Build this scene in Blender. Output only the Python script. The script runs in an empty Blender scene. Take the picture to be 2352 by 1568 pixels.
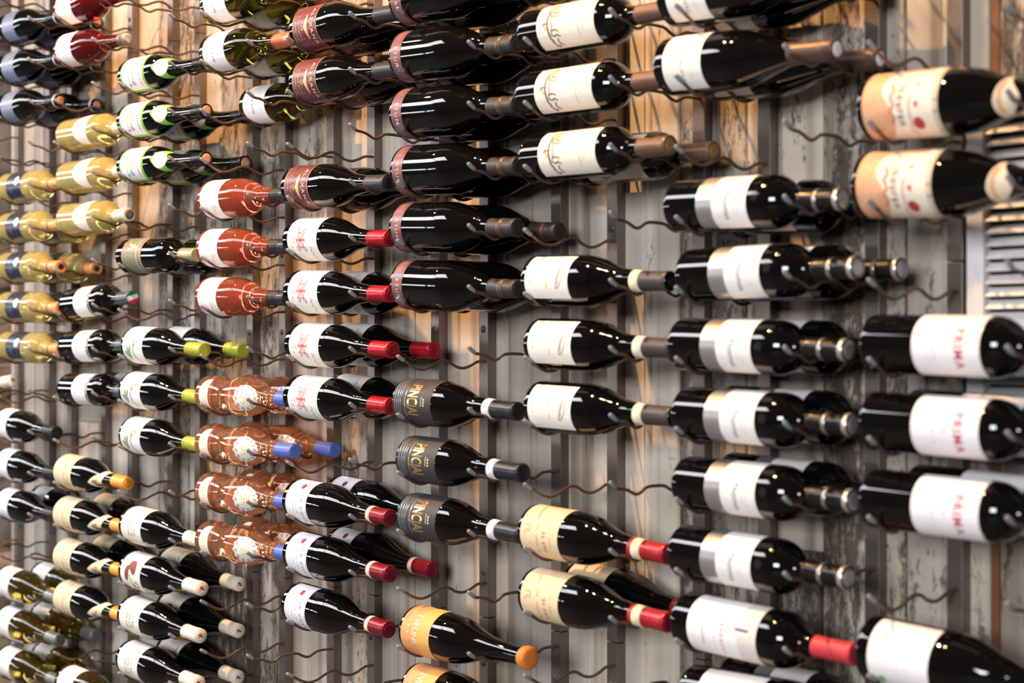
import bpy, bmesh, math, random
from mathutils import Vector
from mathutils.geometry import tessellate_polygon
random.seed(11)
sc = bpy.context.scene
COL = sc.collection

# ------------------------------------------------------------------ camera, world, lights, exposure
PSI, DIST, ZC = 0.84923, 1.86993, 1.55          # yaw from the wall normal, distance to the wall, eye height
F_PX = 3667.07
cam_d = bpy.data.cameras.new('camera')
cam_d.sensor_width = 36.0
cam_d.lens = 36.0 * F_PX / 2352.0
cam_d.shift_y = 17.7 / 2352.0
cam_d.clip_start = 0.05
cam_d.dof.use_dof = True
cam_d.dof.focus_distance = 3.0
cam_d.dof.aperture_fstop = 3.0
cam_d.dof.aperture_blades = 8
cam = bpy.data.objects.new('camera', cam_d); COL.objects.link(cam)
cam.location = (0, -DIST, ZC); cam.rotation_euler = (math.pi / 2, 0, PSI)
sc.camera = cam

sc.view_settings.view_transform = 'Standard'
sc.view_settings.look = 'None'
sc.view_settings.gamma = 1.0
sc.view_settings.use_curve_mapping = False
sc.view_settings.exposure = 0.12

w = bpy.data.worlds.new('interior_ambient'); sc.world = w; w.use_nodes = True
w.node_tree.nodes['Background'].inputs[0].default_value = (1.0, 0.97, 0.95, 1)
w.node_tree.nodes['Background'].inputs[1].default_value = 0.05

def area(name, loc, size, target, power, col):
    d = bpy.data.lights.new(name, 'AREA'); d.shape = 'RECTANGLE'; d.size, d.size_y = size
    d.energy = power; d.color = col
    o = bpy.data.objects.new(name, d); COL.objects.link(o); o.location = loc
    o.rotation_euler = (Vector(target) - Vector(loc)).to_track_quat('-Z', 'Y').to_euler()
    return o
# linear LED panels hung in a row along the wall (their fittings are built further down), and daylight of two windows behind the camera
PANELS = [(-8.80 + 1.28 * k, -2.05, 3.30) for k in range(5)]
PANEL_SIZE = (1.20, 0.92)
for k, p in enumerate(PANELS):
    area('panel_light_%d' % (k + 1), (p[0], p[1], p[2] - .004), PANEL_SIZE, (p[0], p[1], 0), 52, (0.96, 0.96, 1.0))
area('end_window_daylight', (-11.7, -7.4, 1.95), (7.2, 0.6), (0, -7.4, 1.95), 190, (0.95, 0.97, 1.0))
area('front_window_daylight', (1.0, -6.4, 2.7), (2.2, 1.5), (-1.5, 0, 1.6), 340, (0.95, 0.97, 1.0))

SPOTS = [(-2.42, -0.98, 3.55, 1.0), (-2.12, -1.05, 3.55, .12), (-4.10, -0.98, 3.55, .28)]
WARM = (1.0, 0.52, 0.18)
SPOT_POWER = 275

# ------------------------------------------------------------------ helpers
def lin(c):
    def f(v):
        v /= 255.0
        return v / 12.92 if v <= 0.04045 else ((v + 0.055) / 1.055) ** 2.4
    return (f(c[0]), f(c[1]), f(c[2]), 1.0)

MATS = {}
def mat(name, col, rough=0.5, metal=0.0, trans=0.0, ior=1.45, var=0.0, vscale=60.0, coat=0.0, bump=0.0, linear=False):
    if name in MATS: return MATS[name]
    m = bpy.data.materials.new(name); m.use_nodes = True
    nt = m.node_tree; b = nt.nodes['Principled BSDF']
    c = (*col, 1.0) if linear else lin(col)
    b.inputs['Base Color'].default_value = c
    b.inputs['Roughness'].default_value = rough
    b.inputs['Metallic'].default_value = metal
    b.inputs['Transmission Weight'].default_value = trans
    b.inputs['IOR'].default_value = ior
    b.inputs['Coat Weight'].default_value = coat
    b.inputs['Coat Roughness'].default_value = 0.05
    if var or bump:
        tc = nt.nodes.new('ShaderNodeTexCoord'); n = nt.nodes.new('ShaderNodeTexNoise')
        n.inputs['Scale'].default_value = vscale; n.inputs['Detail'].default_value = 5
        nt.links.new(tc.outputs['Object'], n.inputs['Vector'])
        if var:
            mx = nt.nodes.new('ShaderNodeMix'); mx.data_type = 'RGBA'
            mx.inputs[6].default_value = tuple(max(0, v * (1 - var)) for v in c[:3]) + (1,)
            mx.inputs[7].default_value = tuple(min(1, v * (1 + var)) for v in c[:3]) + (1,)
            nt.links.new(n.outputs['Fac'], mx.inputs[0]); nt.links.new(mx.outputs[2], b.inputs['Base Color'])
        if bump:
            bp = nt.nodes.new('ShaderNodeBump'); bp.inputs['Strength'].default_value = bump; bp.inputs['Distance'].default_value = 0.001
            nt.links.new(n.outputs['Fac'], bp.inputs['Height']); nt.links.new(bp.outputs['Normal'], b.inputs['Normal'])
    MATS[name] = m
    return m

def paper(c, rough=0.55, gloss=0.0):
    return mat('paper_%d_%d_%d' % tuple(c), c, rough, var=0.05, vscale=250, coat=gloss)
def ink(c, rough=0.6, metal=0.0):
    return mat('ink_%d_%d_%d_%d' % (*c, int(metal * 10)), c, rough, metal)
def foil(c, rough=0.32, metal=0.55):
    return mat('capsule_%d_%d_%d' % tuple(c), c, rough, metal, var=0.08, vscale=120)
def plastic(c, rough=0.35):
    return mat('cap_%d_%d_%d' % tuple(c), c, rough, 0.0, var=0.05, vscale=150)

def mesh(name, verts, faces, m, smooth=True):
    me = bpy.data.meshes.new(name); me.from_pydata(verts, [], faces); me.materials.append(m)
    if smooth and len(me.polygons): me.polygons.foreach_set('use_smooth', [True] * len(me.polygons))
    me.update(); return me

def link(name, me, parent=None, loc=None):
    o = bpy.data.objects.new(name, me); COL.objects.link(o)
    if parent: o.parent = parent
    if loc: o.location = loc
    return o
def empty(name, loc, rot=(0, 0, 0)):
    o = bpy.data.objects.new(name, None); COL.objects.link(o); o.empty_display_size = 0.03
    o.location = loc; o.rotation_euler = rot; return o
def tag(o, label, cat, group=None):
    o['label'] = label; o['category'] = cat
    if group: o['group'] = group

def box(x0, x1, y0, y1, z0, z1, bev=0.0):
    bm = bmesh.new(); bmesh.ops.create_cube(bm, size=1)
    for v in bm.verts:
        v.co = Vector((x0 + (v.co.x + .5) * (x1 - x0), y0 + (v.co.y + .5) * (y1 - y0), z0 + (v.co.z + .5) * (z1 - z0)))
    if bev: bmesh.ops.bevel(bm, geom=list(bm.edges), offset=bev, segments=2, affect='EDGES', profile=0.6)
    return bm
def bm_mesh(name, bm, m, smooth=False):
    me = bpy.data.meshes.new(name); bm.to_mesh(me); bm.free(); me.materials.append(m)
    if smooth: me.polygons.foreach_set('use_smooth', [True] * len(me.polygons))
    return me

def catmull(P, n=6):
    out = []
    for i in range(len(P) - 1):
        p0 = P[max(i - 1, 0)]; p1 = P[i]; p2 = P[i + 1]; p3 = P[min(i + 2, len(P) - 1)]
        for k in range(n):
            t = k / n
            out.append(tuple(0.5 * (2 * b + (-a + c) * t + (2 * a - 5 * b + 4 * c - d) * t * t + (-a + 3 * b - 3 * c + d) * t ** 3)
                             for a, b, c, d in zip(p0, p1, p2, p3)))
    out.append(tuple(P[-1])); return out

def tube(name, pts, rad, m, sides=8, radf=None, cap=True):
    V, F = [], []
    n = len(pts); up = Vector((1, 0, 0))
    for i, p in enumerate(pts):
        a = Vector(pts[max(i - 1, 0)]); b = Vector(pts[min(i + 1, n - 1)]); d = (b - a).normalized()
        s = d.cross(up); s = s.normalized() if s.length > 1e-6 else Vector((0, 1, 0)); u = s.cross(d)
        r = radf[i] if radf else rad
        for k in range(sides):
            an = 2 * math.pi * k / sides
            V.append(tuple(Vector(p) + s * (r * math.cos(an)) + u * (r * math.sin(an))))
    for i in range(n - 1):
        for k in range(sides):
            F.append((i * sides + k, i * sides + (k + 1) % sides, (i + 1) * sides + (k + 1) % sides, (i + 1) * sides + k))
    if cap:
        F.append(tuple(range(sides))[::-1]); F.append(tuple((n - 1) * sides + k for k in range(sides)))
    return mesh(name, V, F, m)

# ------------------------------------------------------------------ surfaces
def wood_material():
    m = bpy.data.materials.new('weathered_painted_wood'); m.use_nodes = True
    nt = m.node_tree; N = nt.nodes; L = nt.links; b = N['Principled BSDF']
    tc = N.new('ShaderNodeTexCoord'); oi = N.new('ShaderNodeObjectInfo')
    off = N.new('ShaderNodeVectorMath'); off.operation = 'MULTIPLY_ADD'
    comb = N.new('ShaderNodeCombineXYZ')
    for i in range(3): L.new(oi.outputs['Random'], comb.inputs[i])
    L.new(comb.outputs[0], off.inputs[0]); off.inputs[1].default_value = (37, 11, 53); L.new(tc.outputs['Object'], off.inputs[2])
    def noise(scale, detail, rough=0.6, dist=0.0):
        mp = N.new('ShaderNodeMapping'); mp.inputs['Scale'].default_value = scale
        L.new(off.outputs[0], mp.inputs['Vector'])
        n = N.new('ShaderNodeTexNoise'); n.inputs['Scale'].default_value = 1.0; n.inputs['Detail'].default_value = detail
        n.inputs['Roughness'].default_value = rough; n.inputs['Distortion'].default_value = dist
        L.new(mp.outputs[0], n.inputs['Vector']); return n.outputs['Fac']
    def ramp(fac, stops, interp='LINEAR'):
        r = N.new('ShaderNodeValToRGB'); r.color_ramp.interpolation = interp
        el = r.color_ramp.elements
        while len(el) < len(stops): el.new(0.5)
        for e, (p, c) in zip(el, stops): e.position = p; e.color = c if len(c) == 4 else lin(c)
        L.new(fac, r.inputs[0]); return r.outputs[0]
    def math_(op, a, bb):
        n = N.new('ShaderNodeMath'); n.operation = op
        for i, v in enumerate((a, bb)):
            if isinstance(v, (int, float)): n.inputs[i].default_value = v
            else: L.new(v, n.inputs[i])
        return n.outputs[0]
    def mix(f, a, bb, blend='MIX'):
        n = N.new('ShaderNodeMix'); n.data_type = 'RGBA'; n.blend_type = blend
        if isinstance(f, (int, float)): n.inputs[0].default_value = f
        else: L.new(f, n.inputs[0])
        for i, v in ((6, a), (7, bb)):
            if isinstance(v, tuple): n.inputs[i].default_value = v
            else: L.new(v, n.inputs[i])
        return n.outputs[2]
    streak = noise((22, 22, 0.9), 3)
    grain = noise((260, 260, 5), 4, 0.7)
    patch_ = noise((48, 48, 13), 9, 0.72, 0.5)
    flake = noise((230, 230, 90), 5, 0.75, 0.3)
    wood = mix(streak, lin((92, 80, 70)), lin((140, 124, 108)))
    wood = mix(math_('MULTIPLY', grain, 0.75), wood, lin((66, 54, 48)))
    tone = ramp(noise((9, 9, 1.3), 2), [(0.3, (176, 167, 158)), (0.5, (205, 196, 186)), (0.7, (214, 199, 178))])
    paint = mix(math_('MULTIPLY', streak, 0.35), tone, lin((138, 127, 118)))
    big = noise((7, 7, 1.1), 3)
    cover = math_('ADD', math_('ADD', math_('MULTIPLY', patch_, 0.45), math_('MULTIPLY', flake, 0.25)), math_('MULTIPLY', big, 0.30))
    thr = math_('ADD', cover, math_('MULTIPLY', math_('SUBTRACT', oi.outputs['Random'], 0.42), 0.17))
    mask = ramp(thr, [(0.405, (0, 0, 0, 1)), (0.445, (1, 1, 1, 1))])
    col = mix(mask, wood, paint)
    speck = ramp(noise((420, 420, 160), 2), [(0.26, (1, 1, 1, 1)), (0.31, (0, 0, 0, 1))])
    col = mix(math_('MULTIPLY', speck, 0.6), col, lin((60, 50, 45)))
    fr = math_('FRACT', math_('MULTIPLY', oi.outputs['Random'], 17.31), 0)
    tv = math_('ADD', math_('MULTIPLY', fr, 0.46), 0.60)
    cmb = N.new('ShaderNodeCombineColor')
    for i in range(3): L.new(tv, cmb.inputs[i])
    col = mix(1.0, col, cmb.outputs[0], 'MULTIPLY')
    col = mix(1.0, col, ramp(noise((24, 24, 0.22), 2, 0.5), [(0.36, (0.50, 0.45, 0.41, 1)), (0.48, (0.92, 0.90, 0.88, 1)), (0.62, (1.06, 1.05, 1.03, 1))]), 'MULTIPLY')
    L.new(col, b.inputs['Base Color'])
    b.inputs['Roughness'].default_value = 0.72
    h = math_('ADD', math_('MULTIPLY', mask, 1.0), math_('MULTIPLY', grain, 0.7))
    bp = N.new('ShaderNodeBump'); bp.inputs['Strength'].default_value = 0.55; bp.inputs['Distance'].default_value = 0.0012
    L.new(h, bp.inputs['Height']); L.new(bp.outputs[0], b.inputs['Normal'])
    return m

WOOD = wood_material()
STEEL = mat('brushed_rack_steel', (132, 121, 114), 0.40, 0.80, var=0.25, vscale=14)
ROD = mat('raw_iron_rod', (110, 90, 79), 0.42, 0.55, var=0.25, vscale=40)
RUBBER = mat('grey_rubber', (138, 141, 146), 0.5, var=0.05)
SCREW = mat('dark_screw_zinc', (74, 74, 76), 0.5, 0.5)
DARK = mat('dark_backing', (30, 25, 22), 0.9)

# structure: floor, backing wall, planks
fl = link('floor', bm_mesh('floor', box(-14, 4, -9, 0.05, -0.05, 0.0), mat('grey_concrete', (74, 70, 66), 0.7, var=0.15, vscale=3, bump=0.2)))
fl['kind'] = 'structure'; fl['label'] = 'grey concrete floor below the bottle wall'
wb = link('wall_back', bm_mesh('wall_back', box(-12.5, 0.5, 0.040, 0.12, 0, 4.6), DARK))
wb['kind'] = 'structure'; wb['label'] = 'wall clad in weathered vertical beadboard planks'

YP = 0.0195                                       # front of the planks; the rack strips stand in front of it
def plank_mesh(wd, z0, z1):
    h = wd / 2
    prof = [(-h, .018), (-h, .003), (-h + .0025, .0004), (-h + .010, 0), (-.0095, 0), (-.0078, .0022), (-.006, .0004),
            (-.003, -.0010), (0, -.0013), (.003, -.0010), (.006, .0004), (.0078, .0022), (.0095, 0), (h - .010, 0), (h - .0025, .0004), (h, .003), (h, .018)]
    V = [(x, y, z) for z in (z0, z1) for x, y in prof]; n = len(prof)
    F = [(i, i + 1, n + i + 1, n + i) for i in range(n - 1)] + [tuple(range(n))[::-1], tuple(range(n, 2 * n))]
    return mesh('plank', V, F, WOOD, smooth=False)
cracks = [-4.262, -4.232, -4.106, -3.980, -3.850, -3.717, -3.573, -3.431, -3.283, -3.142, -2.997, -2.858, -2.720, -2.575, -2.433, -2.298,
          -2.160, -2.017, -1.878, -1.743, -1.603, -1.458, -1.314, -1.181]
def add_plank(a, b, z0, z1):
    g = 0.0018
    o = link('plank', plank_mesh(b - a - g, z0, z1), wb, ((a + b) / 2, YP + random.uniform(-.0012, .0012), 0))
for a, b in zip(cracks[:-1], cracks[1:]):
    if random.random() < 0.3:
        zj = random.uniform(1.0, 2.2); add_plank(a, b, 0.0, zj - .0008); add_plank(a, b, zj + .0008, 4.6)
    else:
        add_plank(a, b, 0.0, 4.6)
x = -1.166
while x < 0.4:
    add_plank(x, x + .141, 0.0, 4.6); x += .141
link('batten', bm_mesh('batten', box(-1.1795, -1.1675, .022, .040, 0, 4.6), mat('brown_stained_wood', (112, 70, 44), 0.6, var=0.3, vscale=50)), wb)

# rough stone pier at the far left
def stone(x0, x1, z0, z1):
    bm = box(x0, x1, -0.03, 0.2, z0, z1, 0.012)
    bmesh.ops.subdivide_edges(bm, edges=list(bm.edges), cuts=2, use_grid_fill=True)
    for v in bm.verts: v.co += Vector((random.uniform(-.004, .004), random.uniform(-.01, .006), random.uniform(-.004, .004)))
    return bm_mesh('stone', bm, mat('grey_rubble_stone', (118, 108, 102), 0.9, var=0.45, vscale=22, bump=0.8), True)
wl = link('wall_left', bm_mesh('wall_left', box(-12.5, -4.28, 0.0, 0.03, 0, 4.6), mat('mortar', (105, 98, 92), 0.95, var=0.3, vscale=40)))
wl['kind'] = 'structure'; wl['label'] = 'rough grey stone pier at the far left'
z = 0.0; k = 0
while z < 4.4:
    hh = random.uniform(.13, .2); xx = -4.268
    while xx > -5.2:
        ww = random.uniform(.2, .36); link('stone', stone(xx - ww, xx, z, z + hh - .012), wl); xx -= ww + .012
    z += hh

# ------------------------------------------------------------------ rack strips with wavy rods
XL = {-1: -4.178, 0: -3.857, 1: -3.5302, 2: -3.2103, 3: -2.8581, 4: -2.5413, 5: -2.1979, 6: -1.8695, 7: -1.5471, 8: -1.2169}
XN = {-1: -3.985, 0: -3.6683, 1: -3.3344, 2: -2.9862, 3: -2.6809, 4: -2.3390, 5: -2.0063, 6: -1.6787, 7: -1.3516, 8: -1.0206}
PITCH = 0.1
PL = [(-.198, -.0125), (-.182, -.0212), (-.166, -.0300), (-.149, -.0350), (-.131, -.0328), (-.113, -.0250), (-.098, -.0206), (-.085, -.0226),
      (-.069, -.0308), (-.052, -.0338), (-.036, -.0300), (-.0185, -.0226), (.001, -.0212)]
PN = [(-.1985, .0025), (-.187, -.0062), (-.171, -.0085), (-.159, -.0122), (-.147, -.0176), (-.136, -.0165), (-.125, -.0102), (-.114, -.0078), (-.094, -.0078),
      (-.081, -.0092), (-.069, -.0152), (-.056, -.0184), (-.044, -.0135), (-.031, -.0092), (.001, -.0090)]
ROD_R = 0.0026
def rod_mesh(P): return tube('rod', [(0, y, z) for y, z in catmull(P, 4)], ROD_R, ROD, 8)
def tip_mesh(P):
    C = catmull(P, 6); a = Vector((0, *C[0])); b = Vector((0, *C[7])); d = (b - a).normalized()
    ts = [-.0035, -.0030, -.0018, 0, .006, .0125, .0150, .0156]; rs = [.0004, .0018, .0030, .0036, .0036, .0034, .0032, .0022]
    return tube('rubber_tip', [tuple(a + d * t) for t in ts], 0, RUBBER, 10, rs)
RODM = {'L': rod_mesh(PL), 'N': rod_mesh(PN)}; TIPM = {'L': tip_mesh(PL), 'N': tip_mesh(PN)}
def dome(name, r, h, m):
    V = [(0, -h, 0)]; F = []
    rings = [(.35, .93), (.7, .7), (.93, .35), (1.0, 0)]; n = 16
    for a, b in rings:
        for k in range(n): V.append((a * r * math.cos(2 * math.pi * k / n), -h * b, a * r * math.sin(2 * math.pi * k / n)))
    for k in range(n): F.append((0, 1 + (k + 1) % n, 1 + k))
    for j in range(len(rings) - 1):
        for k in range(n): F.append((1 + j * n + k, 1 + j * n + (k + 1) % n, 1 + (j + 1) * n + (k + 1) % n, 1 + (j + 1) * n + k))
    return mesh(name, V, F, m)
SCREWM = dome('screw', .0070, .0030, SCREW)
BARS = {}
def bar_mesh(z0, z1):
    key = (round(z0, 3), round(z1, 3))
    if key not in BARS: BARS[key] = bm_mesh('rack_bar', box(-.0125, .0125, 0, .0200, z0, z1, .0012), STEEL)
    return BARS[key]
JOINTS = [-1.09, -.485, .118, .721, 1.324]
ordn = ['first', 'second', 'third', 'fourth', 'fifth', 'sixth', 'seventh', 'eighth', 'ninth', 'tenth', 'eleventh', 'twelfth', 'thirteenth', 'fourteenth']
strips = sorted([(XL[c], 'L', c) for c in XL] + [(XN[c], 'N', c) for c in XN])
for i, (X, kind, c) in enumerate(strips):
    root = empty('wine_rack_strip', (X, 0, ZC))
    where = ('wavy rods under bottle bases' if kind == 'L' else 'narrow-dipped rods under bottle necks')
    cn = {-1: 'at far left edge by the stones', 9: 'beyond the right edge'}.get(c, 'of %s bottle column from left' % (ordn[c] if 0 <= c < 12 else ''))
    tag(root, 'steel strip with %s %s' % (where, cn), 'wine rack', 'wall rack strips with wavy rods')
    for a, b in zip(JOINTS[:-1], JOINTS[1:]):
        link('rack_bar', bar_mesh(a + .0008, b - .0008), root, (-.005, 0, 0))
        for s in (a + .082, b - .082): link('screw', SCREWM, root, (-.006, .0005, s))
    for r in range(-9, 10):
        ro = link('rod', RODM[kind], root, (0, 0, r * PITCH))
        link('rubber_tip', TIPM[kind], ro)

# ------------------------------------------------------------------ bottle shapes: (mm from base, radius mm)
def base_pts(R): return [(14, 0.01), (12, R * .35), (5, R * .62), (0.6, R * .78), (0, R * .84), (0.8, R * .92), (3, R * .975), (7, R)]
def prof_bord(R, L=294):
    k = L / 294
    return base_pts(R) + [(30, R), (90, R), (150, R), (176, R), (187, R - 1.1), (196, R - 4.2), (204, R - 9.2), (211, R - 15), (217, 18), (224, 15.6), (234, 14.6),
                          (250, 14.0), (275, 13.8), (283 * k, 13.9), (285 * k, 14.6), (291 * k, 14.6), (293 * k, 13.4), (L, 0.01)]
def prof_burg(R, L=293, s=0.0):
    return base_pts(R) + [(30, R), (70, R), (106 + s, R), (122 + s, R - .8), (136 + s, R - 3.0), (150 + s, R - 6.8), (164 + s, R - 11.6), (178 + s, R - 16.6), (192 + s, R - 20.8),
                          (206 + s * .8, 18.2), (218 + s * .6, 16.4), (232, 15.2), (246, 14.6), (262, 14.3), (278, 14.2), (283, 14.8), (290, 14.8), (292, 13.6), (L, 0.01)]
def prof_long(R, L=328):
    return base_pts(R) + [(30, R), (80, R), (118, R), (134, R - 1.2), (148, R - 4), (164, R - 9), (180, R - 14.6), (196, R - 19.2), (212, 17.4), (228, 15.6), (248, 14.6),
                          (280, 14.0), (312, 13.8), (316, 14.8), (324, 14.8), (326, 13.6), (L, 0.01)]
def prof_bee(R, L=318):
    return base_pts(R) + [(16, R), (30, R), (46, R - 1.2), (62, R - 4.2), (76, R - 5.2), (90, R - 4.4), (106, R - 1.6), (126, R), (146, R), (164, R - 2), (182, R - 6.5), (200, R - 12.5),
                          (216, R - 18), (230, 17.5), (238, 16.2), (242, 17.6), (246, 17.6), (250, 15.6), (258, 15), (270, 14.2), (300, 14.0), (314, 14.0), (L, 0.01)]
def prof_fizz(R, L=294):
    return base_pts(R) + [(30, R), (70, R), (100, R), (116, R - 1), (132, R - 3.6), (150, R - 8.4), (168, R - 14), (186, R - 19), (206, 19), (226, 17), (246, 15.6),
                          (262, 15), (282, 14.8), (290, 14.6), (L, 0.01)]

def smooth_prof(P):
    k = next(i for i, p in enumerate(P) if p[0] >= 7)
    body = catmull(P[k:-1], 3)
    return P[:k] + body + [P[-1]]
def rad_fn(P):
    Q = [p for i, p in enumerate(P) if i >= 5]
    def f(t):
        if t <= Q[0][0]: return Q[0][1]
        for a, b in zip(Q[:-1], Q[1:]):
            if a[0] <= t <= b[0]:
                return a[1] + (b[1] - a[1]) * ((t - a[0]) / max(b[0] - a[0], 1e-6))
        return Q[-1][1]
    return f
def lathe(name, P, m, seg=48):
    V, F = [], []
    rows = []
    for t, r in P:
        if r < 0.02: rows.append([len(V)]); V.append((t / 1000, 0, 0))
        else:
            rows.append(list(range(len(V), len(V) + seg)))
            for k in range(seg):
                a = 2 * math.pi * k / seg; V.append((t / 1000, -r / 1000 * math.cos(a), -r / 1000 * math.sin(a)))
    for A, B in zip(rows[:-1], rows[1:]):
        for k in range(seg):
            k2 = (k + 1) % seg
            if len(A) == 1 and len(B) == 1: continue
            if len(A) == 1: F.append((A[0], B[k2], B[k]))
            elif len(B) == 1: F.append((A[k], A[k2], B[0]))
            else: F.append((A[k], A[k2], B[k2], B[k]))
    return mesh(name, V, F, m)

class Bot:
    """collects the parts of one kind of bottle: [name, mesh, [sub-parts]]"""
    def __init__(s, P, glass, seg=48):
        s.P = smooth_prof(P); s.r = rad_fn(s.P); s.L = P[-1][0]
        s.parts = [['glass', lathe('glass', s.P, glass, seg), []]]
    def pt(s, t, a, off):
        r = s.r(t) + off
        return (t / 1000, -r / 1000 * math.cos(a), -r / 1000 * math.sin(a))
    def patch(s, name, t0, t1, a0, a1, m, off=0.35, na=40, nt=8, sub=None, sub_of=None):
        f0 = t0 if callable(t0) else (lambda q: t0)
        f1 = t1 if callable(t1) else (lambda q: t1)
        V, F = [], []
        for i in range(na + 1):
            q = a0 + (a1 - a0) * i / na; A = f0(q); B = f1(q)
            for j in range(nt + 1): V.append(s.pt(A + (B - A) * j / nt, math.radians(q), off))
        for i in range(na):
            for j in range(nt):
                k = i * (nt + 1) + j; F.append((k, k + 1, k + nt + 2, k + nt + 1))
        me = mesh(name, V, F, m)
        rec = [name, me, []]
        (sub_of[2] if sub_of else s.parts).append(rec)
        return rec
    def shapes(s, name, quads, m, owner, off=0.75):
        """quads: list of polygons in (t, angle deg)"""
        V, F = [], []
        for poly in quads:
            k = len(V)
            for t, q in poly: V.append(s.pt(t, math.radians(q), off))
            F.append(tuple(range(k, k + len(poly))))
        if F: owner[2].append([name, mesh(name, V, F, m, smooth=False), []])
    def ringpart(s, name, pts, m, seg=40, sub_of=None):
        rec = [name, lathe(name, pts, m, seg), []]
        (sub_of[2] if sub_of else s.parts).append(rec); return rec
    # drawing on a label: x mm in reading direction (round the bottle), y mm towards the neck, from (tc, ac)
    def xy(s, tc, ac, x, y): return (tc + y, ac + math.degrees(x / s.r(tc)))
    def stroke(s, tc, ac, pts, wd):
        Q = []; fine = [pts[0]]
        for (x0, y0), (x1, y1) in zip(pts[:-1], pts[1:]):
            m = max(1, int(math.hypot(x1 - x0, y1 - y0) / 2.5))
            fine += [(x0 + (x1 - x0) * k / m, y0 + (y1 - y0) * k / m) for k in range(1, m + 1)]
        pts = fine
        for (x0, y0), (x1, y1) in zip(pts[:-1], pts[1:]):
            dx, dy = x1 - x0, y1 - y0; l = math.hypot(dx, dy) or 1; nx, ny = -dy / l * wd / 2, dx / l * wd / 2
            Q.append([s.xy(tc, ac, *p) for p in ((x0 + nx, y0 + ny), (x0 - nx, y0 - ny), (x1 - nx, y1 - ny), (x1 + nx, y1 + ny))])
        return Q
    def blob(s, tc, ac, cx, cy, rx, ry, rot=0.0, n=16):
        Q = []; c, d = math.cos(rot), math.sin(rot); rings = 4 if rx > 5 or ry > 5 else 2
        def p(k, f):
            a = 2 * math.pi * k / n; u, v = rx * f * math.cos(a), ry * f * math.sin(a)
            return s.xy(tc, ac, cx + u * c - v * d, cy + u * d + v * c)
        for j in range(rings):
            f0, f1 = j / rings, (j + 1) / rings
            for k in range(n):
                if j == 0: Q.append([p(0, 0), p(k, f1), p(k + 1, f1)])
                else: Q.append([p(k, f0), p(k, f1), p(k + 1, f1), p(k + 1, f0)])
        return Q
    def words(s, tc, ac, width, size, seed, fill=0.75):
        """lines of print too small to read: dashes of letter height"""
        rnd = random.Random(seed); x = -width / 2; Q = []
        while x < width / 2 - size * .4:
            l = rnd.uniform(.45, .8) * size
            if rnd.random() < fill:
                h = size * rnd.uniform(.55, 1.0)
                Q.append([s.xy(tc, ac, *p) for p in ((x, 0), (x + l * .55, 0), (x + l * .55, h), (x, h))])
            x += l
        return Q
    def text(s, body, tc, ac, size, bold=0.0, stretch=1.0, space=1.0):
        cu = bpy.data.curves.new('t', 'FONT'); cu.body = body; cu.size = size / 1000 * 1.38; cu.align_x = 'CENTER'; cu.align_y = 'CENTER'
        cu.resolution_u = 3; cu.offset = bold / 1000; cu.space_character = space
        ob = bpy.data.objects.new('t', cu); COL.objects.link(ob)
        dg = bpy.context.evaluated_depsgraph_get(); me = ob.evaluated_get(dg).to_mesh()
        Q = []
        co = [v.co.copy() for v in me.vertices]
        for p in me.polygons: Q.append([s.xy(tc, ac, co[i].x * 1000, co[i].y * 1000 * stretch) for i in p.vertices])
        bpy.data.objects.remove(ob); bpy.data.curves.remove(cu)
        return Q
    def capsule(s, t0, m, top=None, screw=False, off=0.7, t1=None, topm=None):
        t1 = t1 or s.L
        P = [(t0, s.r(t0) + .1), (t0 + .3, s.r(t0) + off)]
        n = 14
        for k in range(1, n):
            t = t0 + (t1 - 2 - t0) * k / n; r = max(s.r(t) + off, 14.3 if not screw else 15.2)
            if screw and k > 3: r = 15.4
            P.append((t, r))
        r = P[-1][1]
        if screw:
            P = [(t0, s.r(t0) + .1), (t0 + .4, 15.0), (t0 + 14, 15.1)]
            t = t0 + 14
            while t < t1 - 22: P += [(t + .4, 14.6), (t + 1.6, 14.6), (t + 2.0, 15.2), (t + 5, 15.2)]; t += 5
            P += [(t1 - 18, 15.3), (t1 - 4, 15.3)]; r = 15.3
        P += [(t1 - .6, r), (t1 + .2, r - .5), (t1 + .6, r - 1.4), (t1 + .65, r - 2.2), (t1 + .4, r * .5), (t1 + .4, .01)]
        rec = s.ringpart('screw_cap' if screw else 'capsule', P, m)
        if top:
            rec[2].append(['capsule_top', lathe('capsule_top', [(t1 + .5, r * top[1] + .1), (t1 + .9, r * top[1]), (t1 + 1.0, r * top[1] * .5), (t1 + 1.0, .01)], top[0], 32), []])
        return rec, r
    def band(s, t0, t1, m, off=1.1, owner=None, minr=0):
        P = [(t0, max(s.r(t0) + off - .4, minr - .4)), (t0 + .2, max(s.r(t0) + off, minr)), ((t0 + t1) / 2, max(s.r((t0 + t1) / 2) + off, minr)), (t1 - .2, max(s.r(t1) + off, minr)), (t1, max(s.r(t1) + off - .4, minr - .4))]
        return s.ringpart('capsule_band', P, m, sub_of=owner)

BLACK = mat('near_black_glass', (0.0030, 0.0028, 0.0024), 0.03, ior=1.5, linear=True)
OLIVE = mat('dark_olive_glass', (0.10, 0.082, 0.012), 0.02, trans=0.95, ior=1.36, linear=True)
AMBER = mat('amber_olive_glass', (0.15, 0.10, 0.016), 0.02, trans=0.86, ior=1.34, linear=True)
YELLOW = mat('clear_glass_with_white_wine', (0.70, 0.59, 0.23), 0.02, trans=0.62, ior=1.33, linear=True)
ROSE = mat('clear_glass_with_rose_wine', (0.68, 0.165, 0.090), 0.02, trans=0.80, ior=1.33, linear=True)
PEACH = mat('clear_glass_with_peach_wine', (0.90, 0.44, 0.25), 0.02, trans=0.90, ior=1.33, linear=True)
RUBY = mat('clear_glass_with_ruby_wine', (0.24, 0.018, 0.022), 0.02, trans=0.8, ior=1.33, linear=True)

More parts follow.
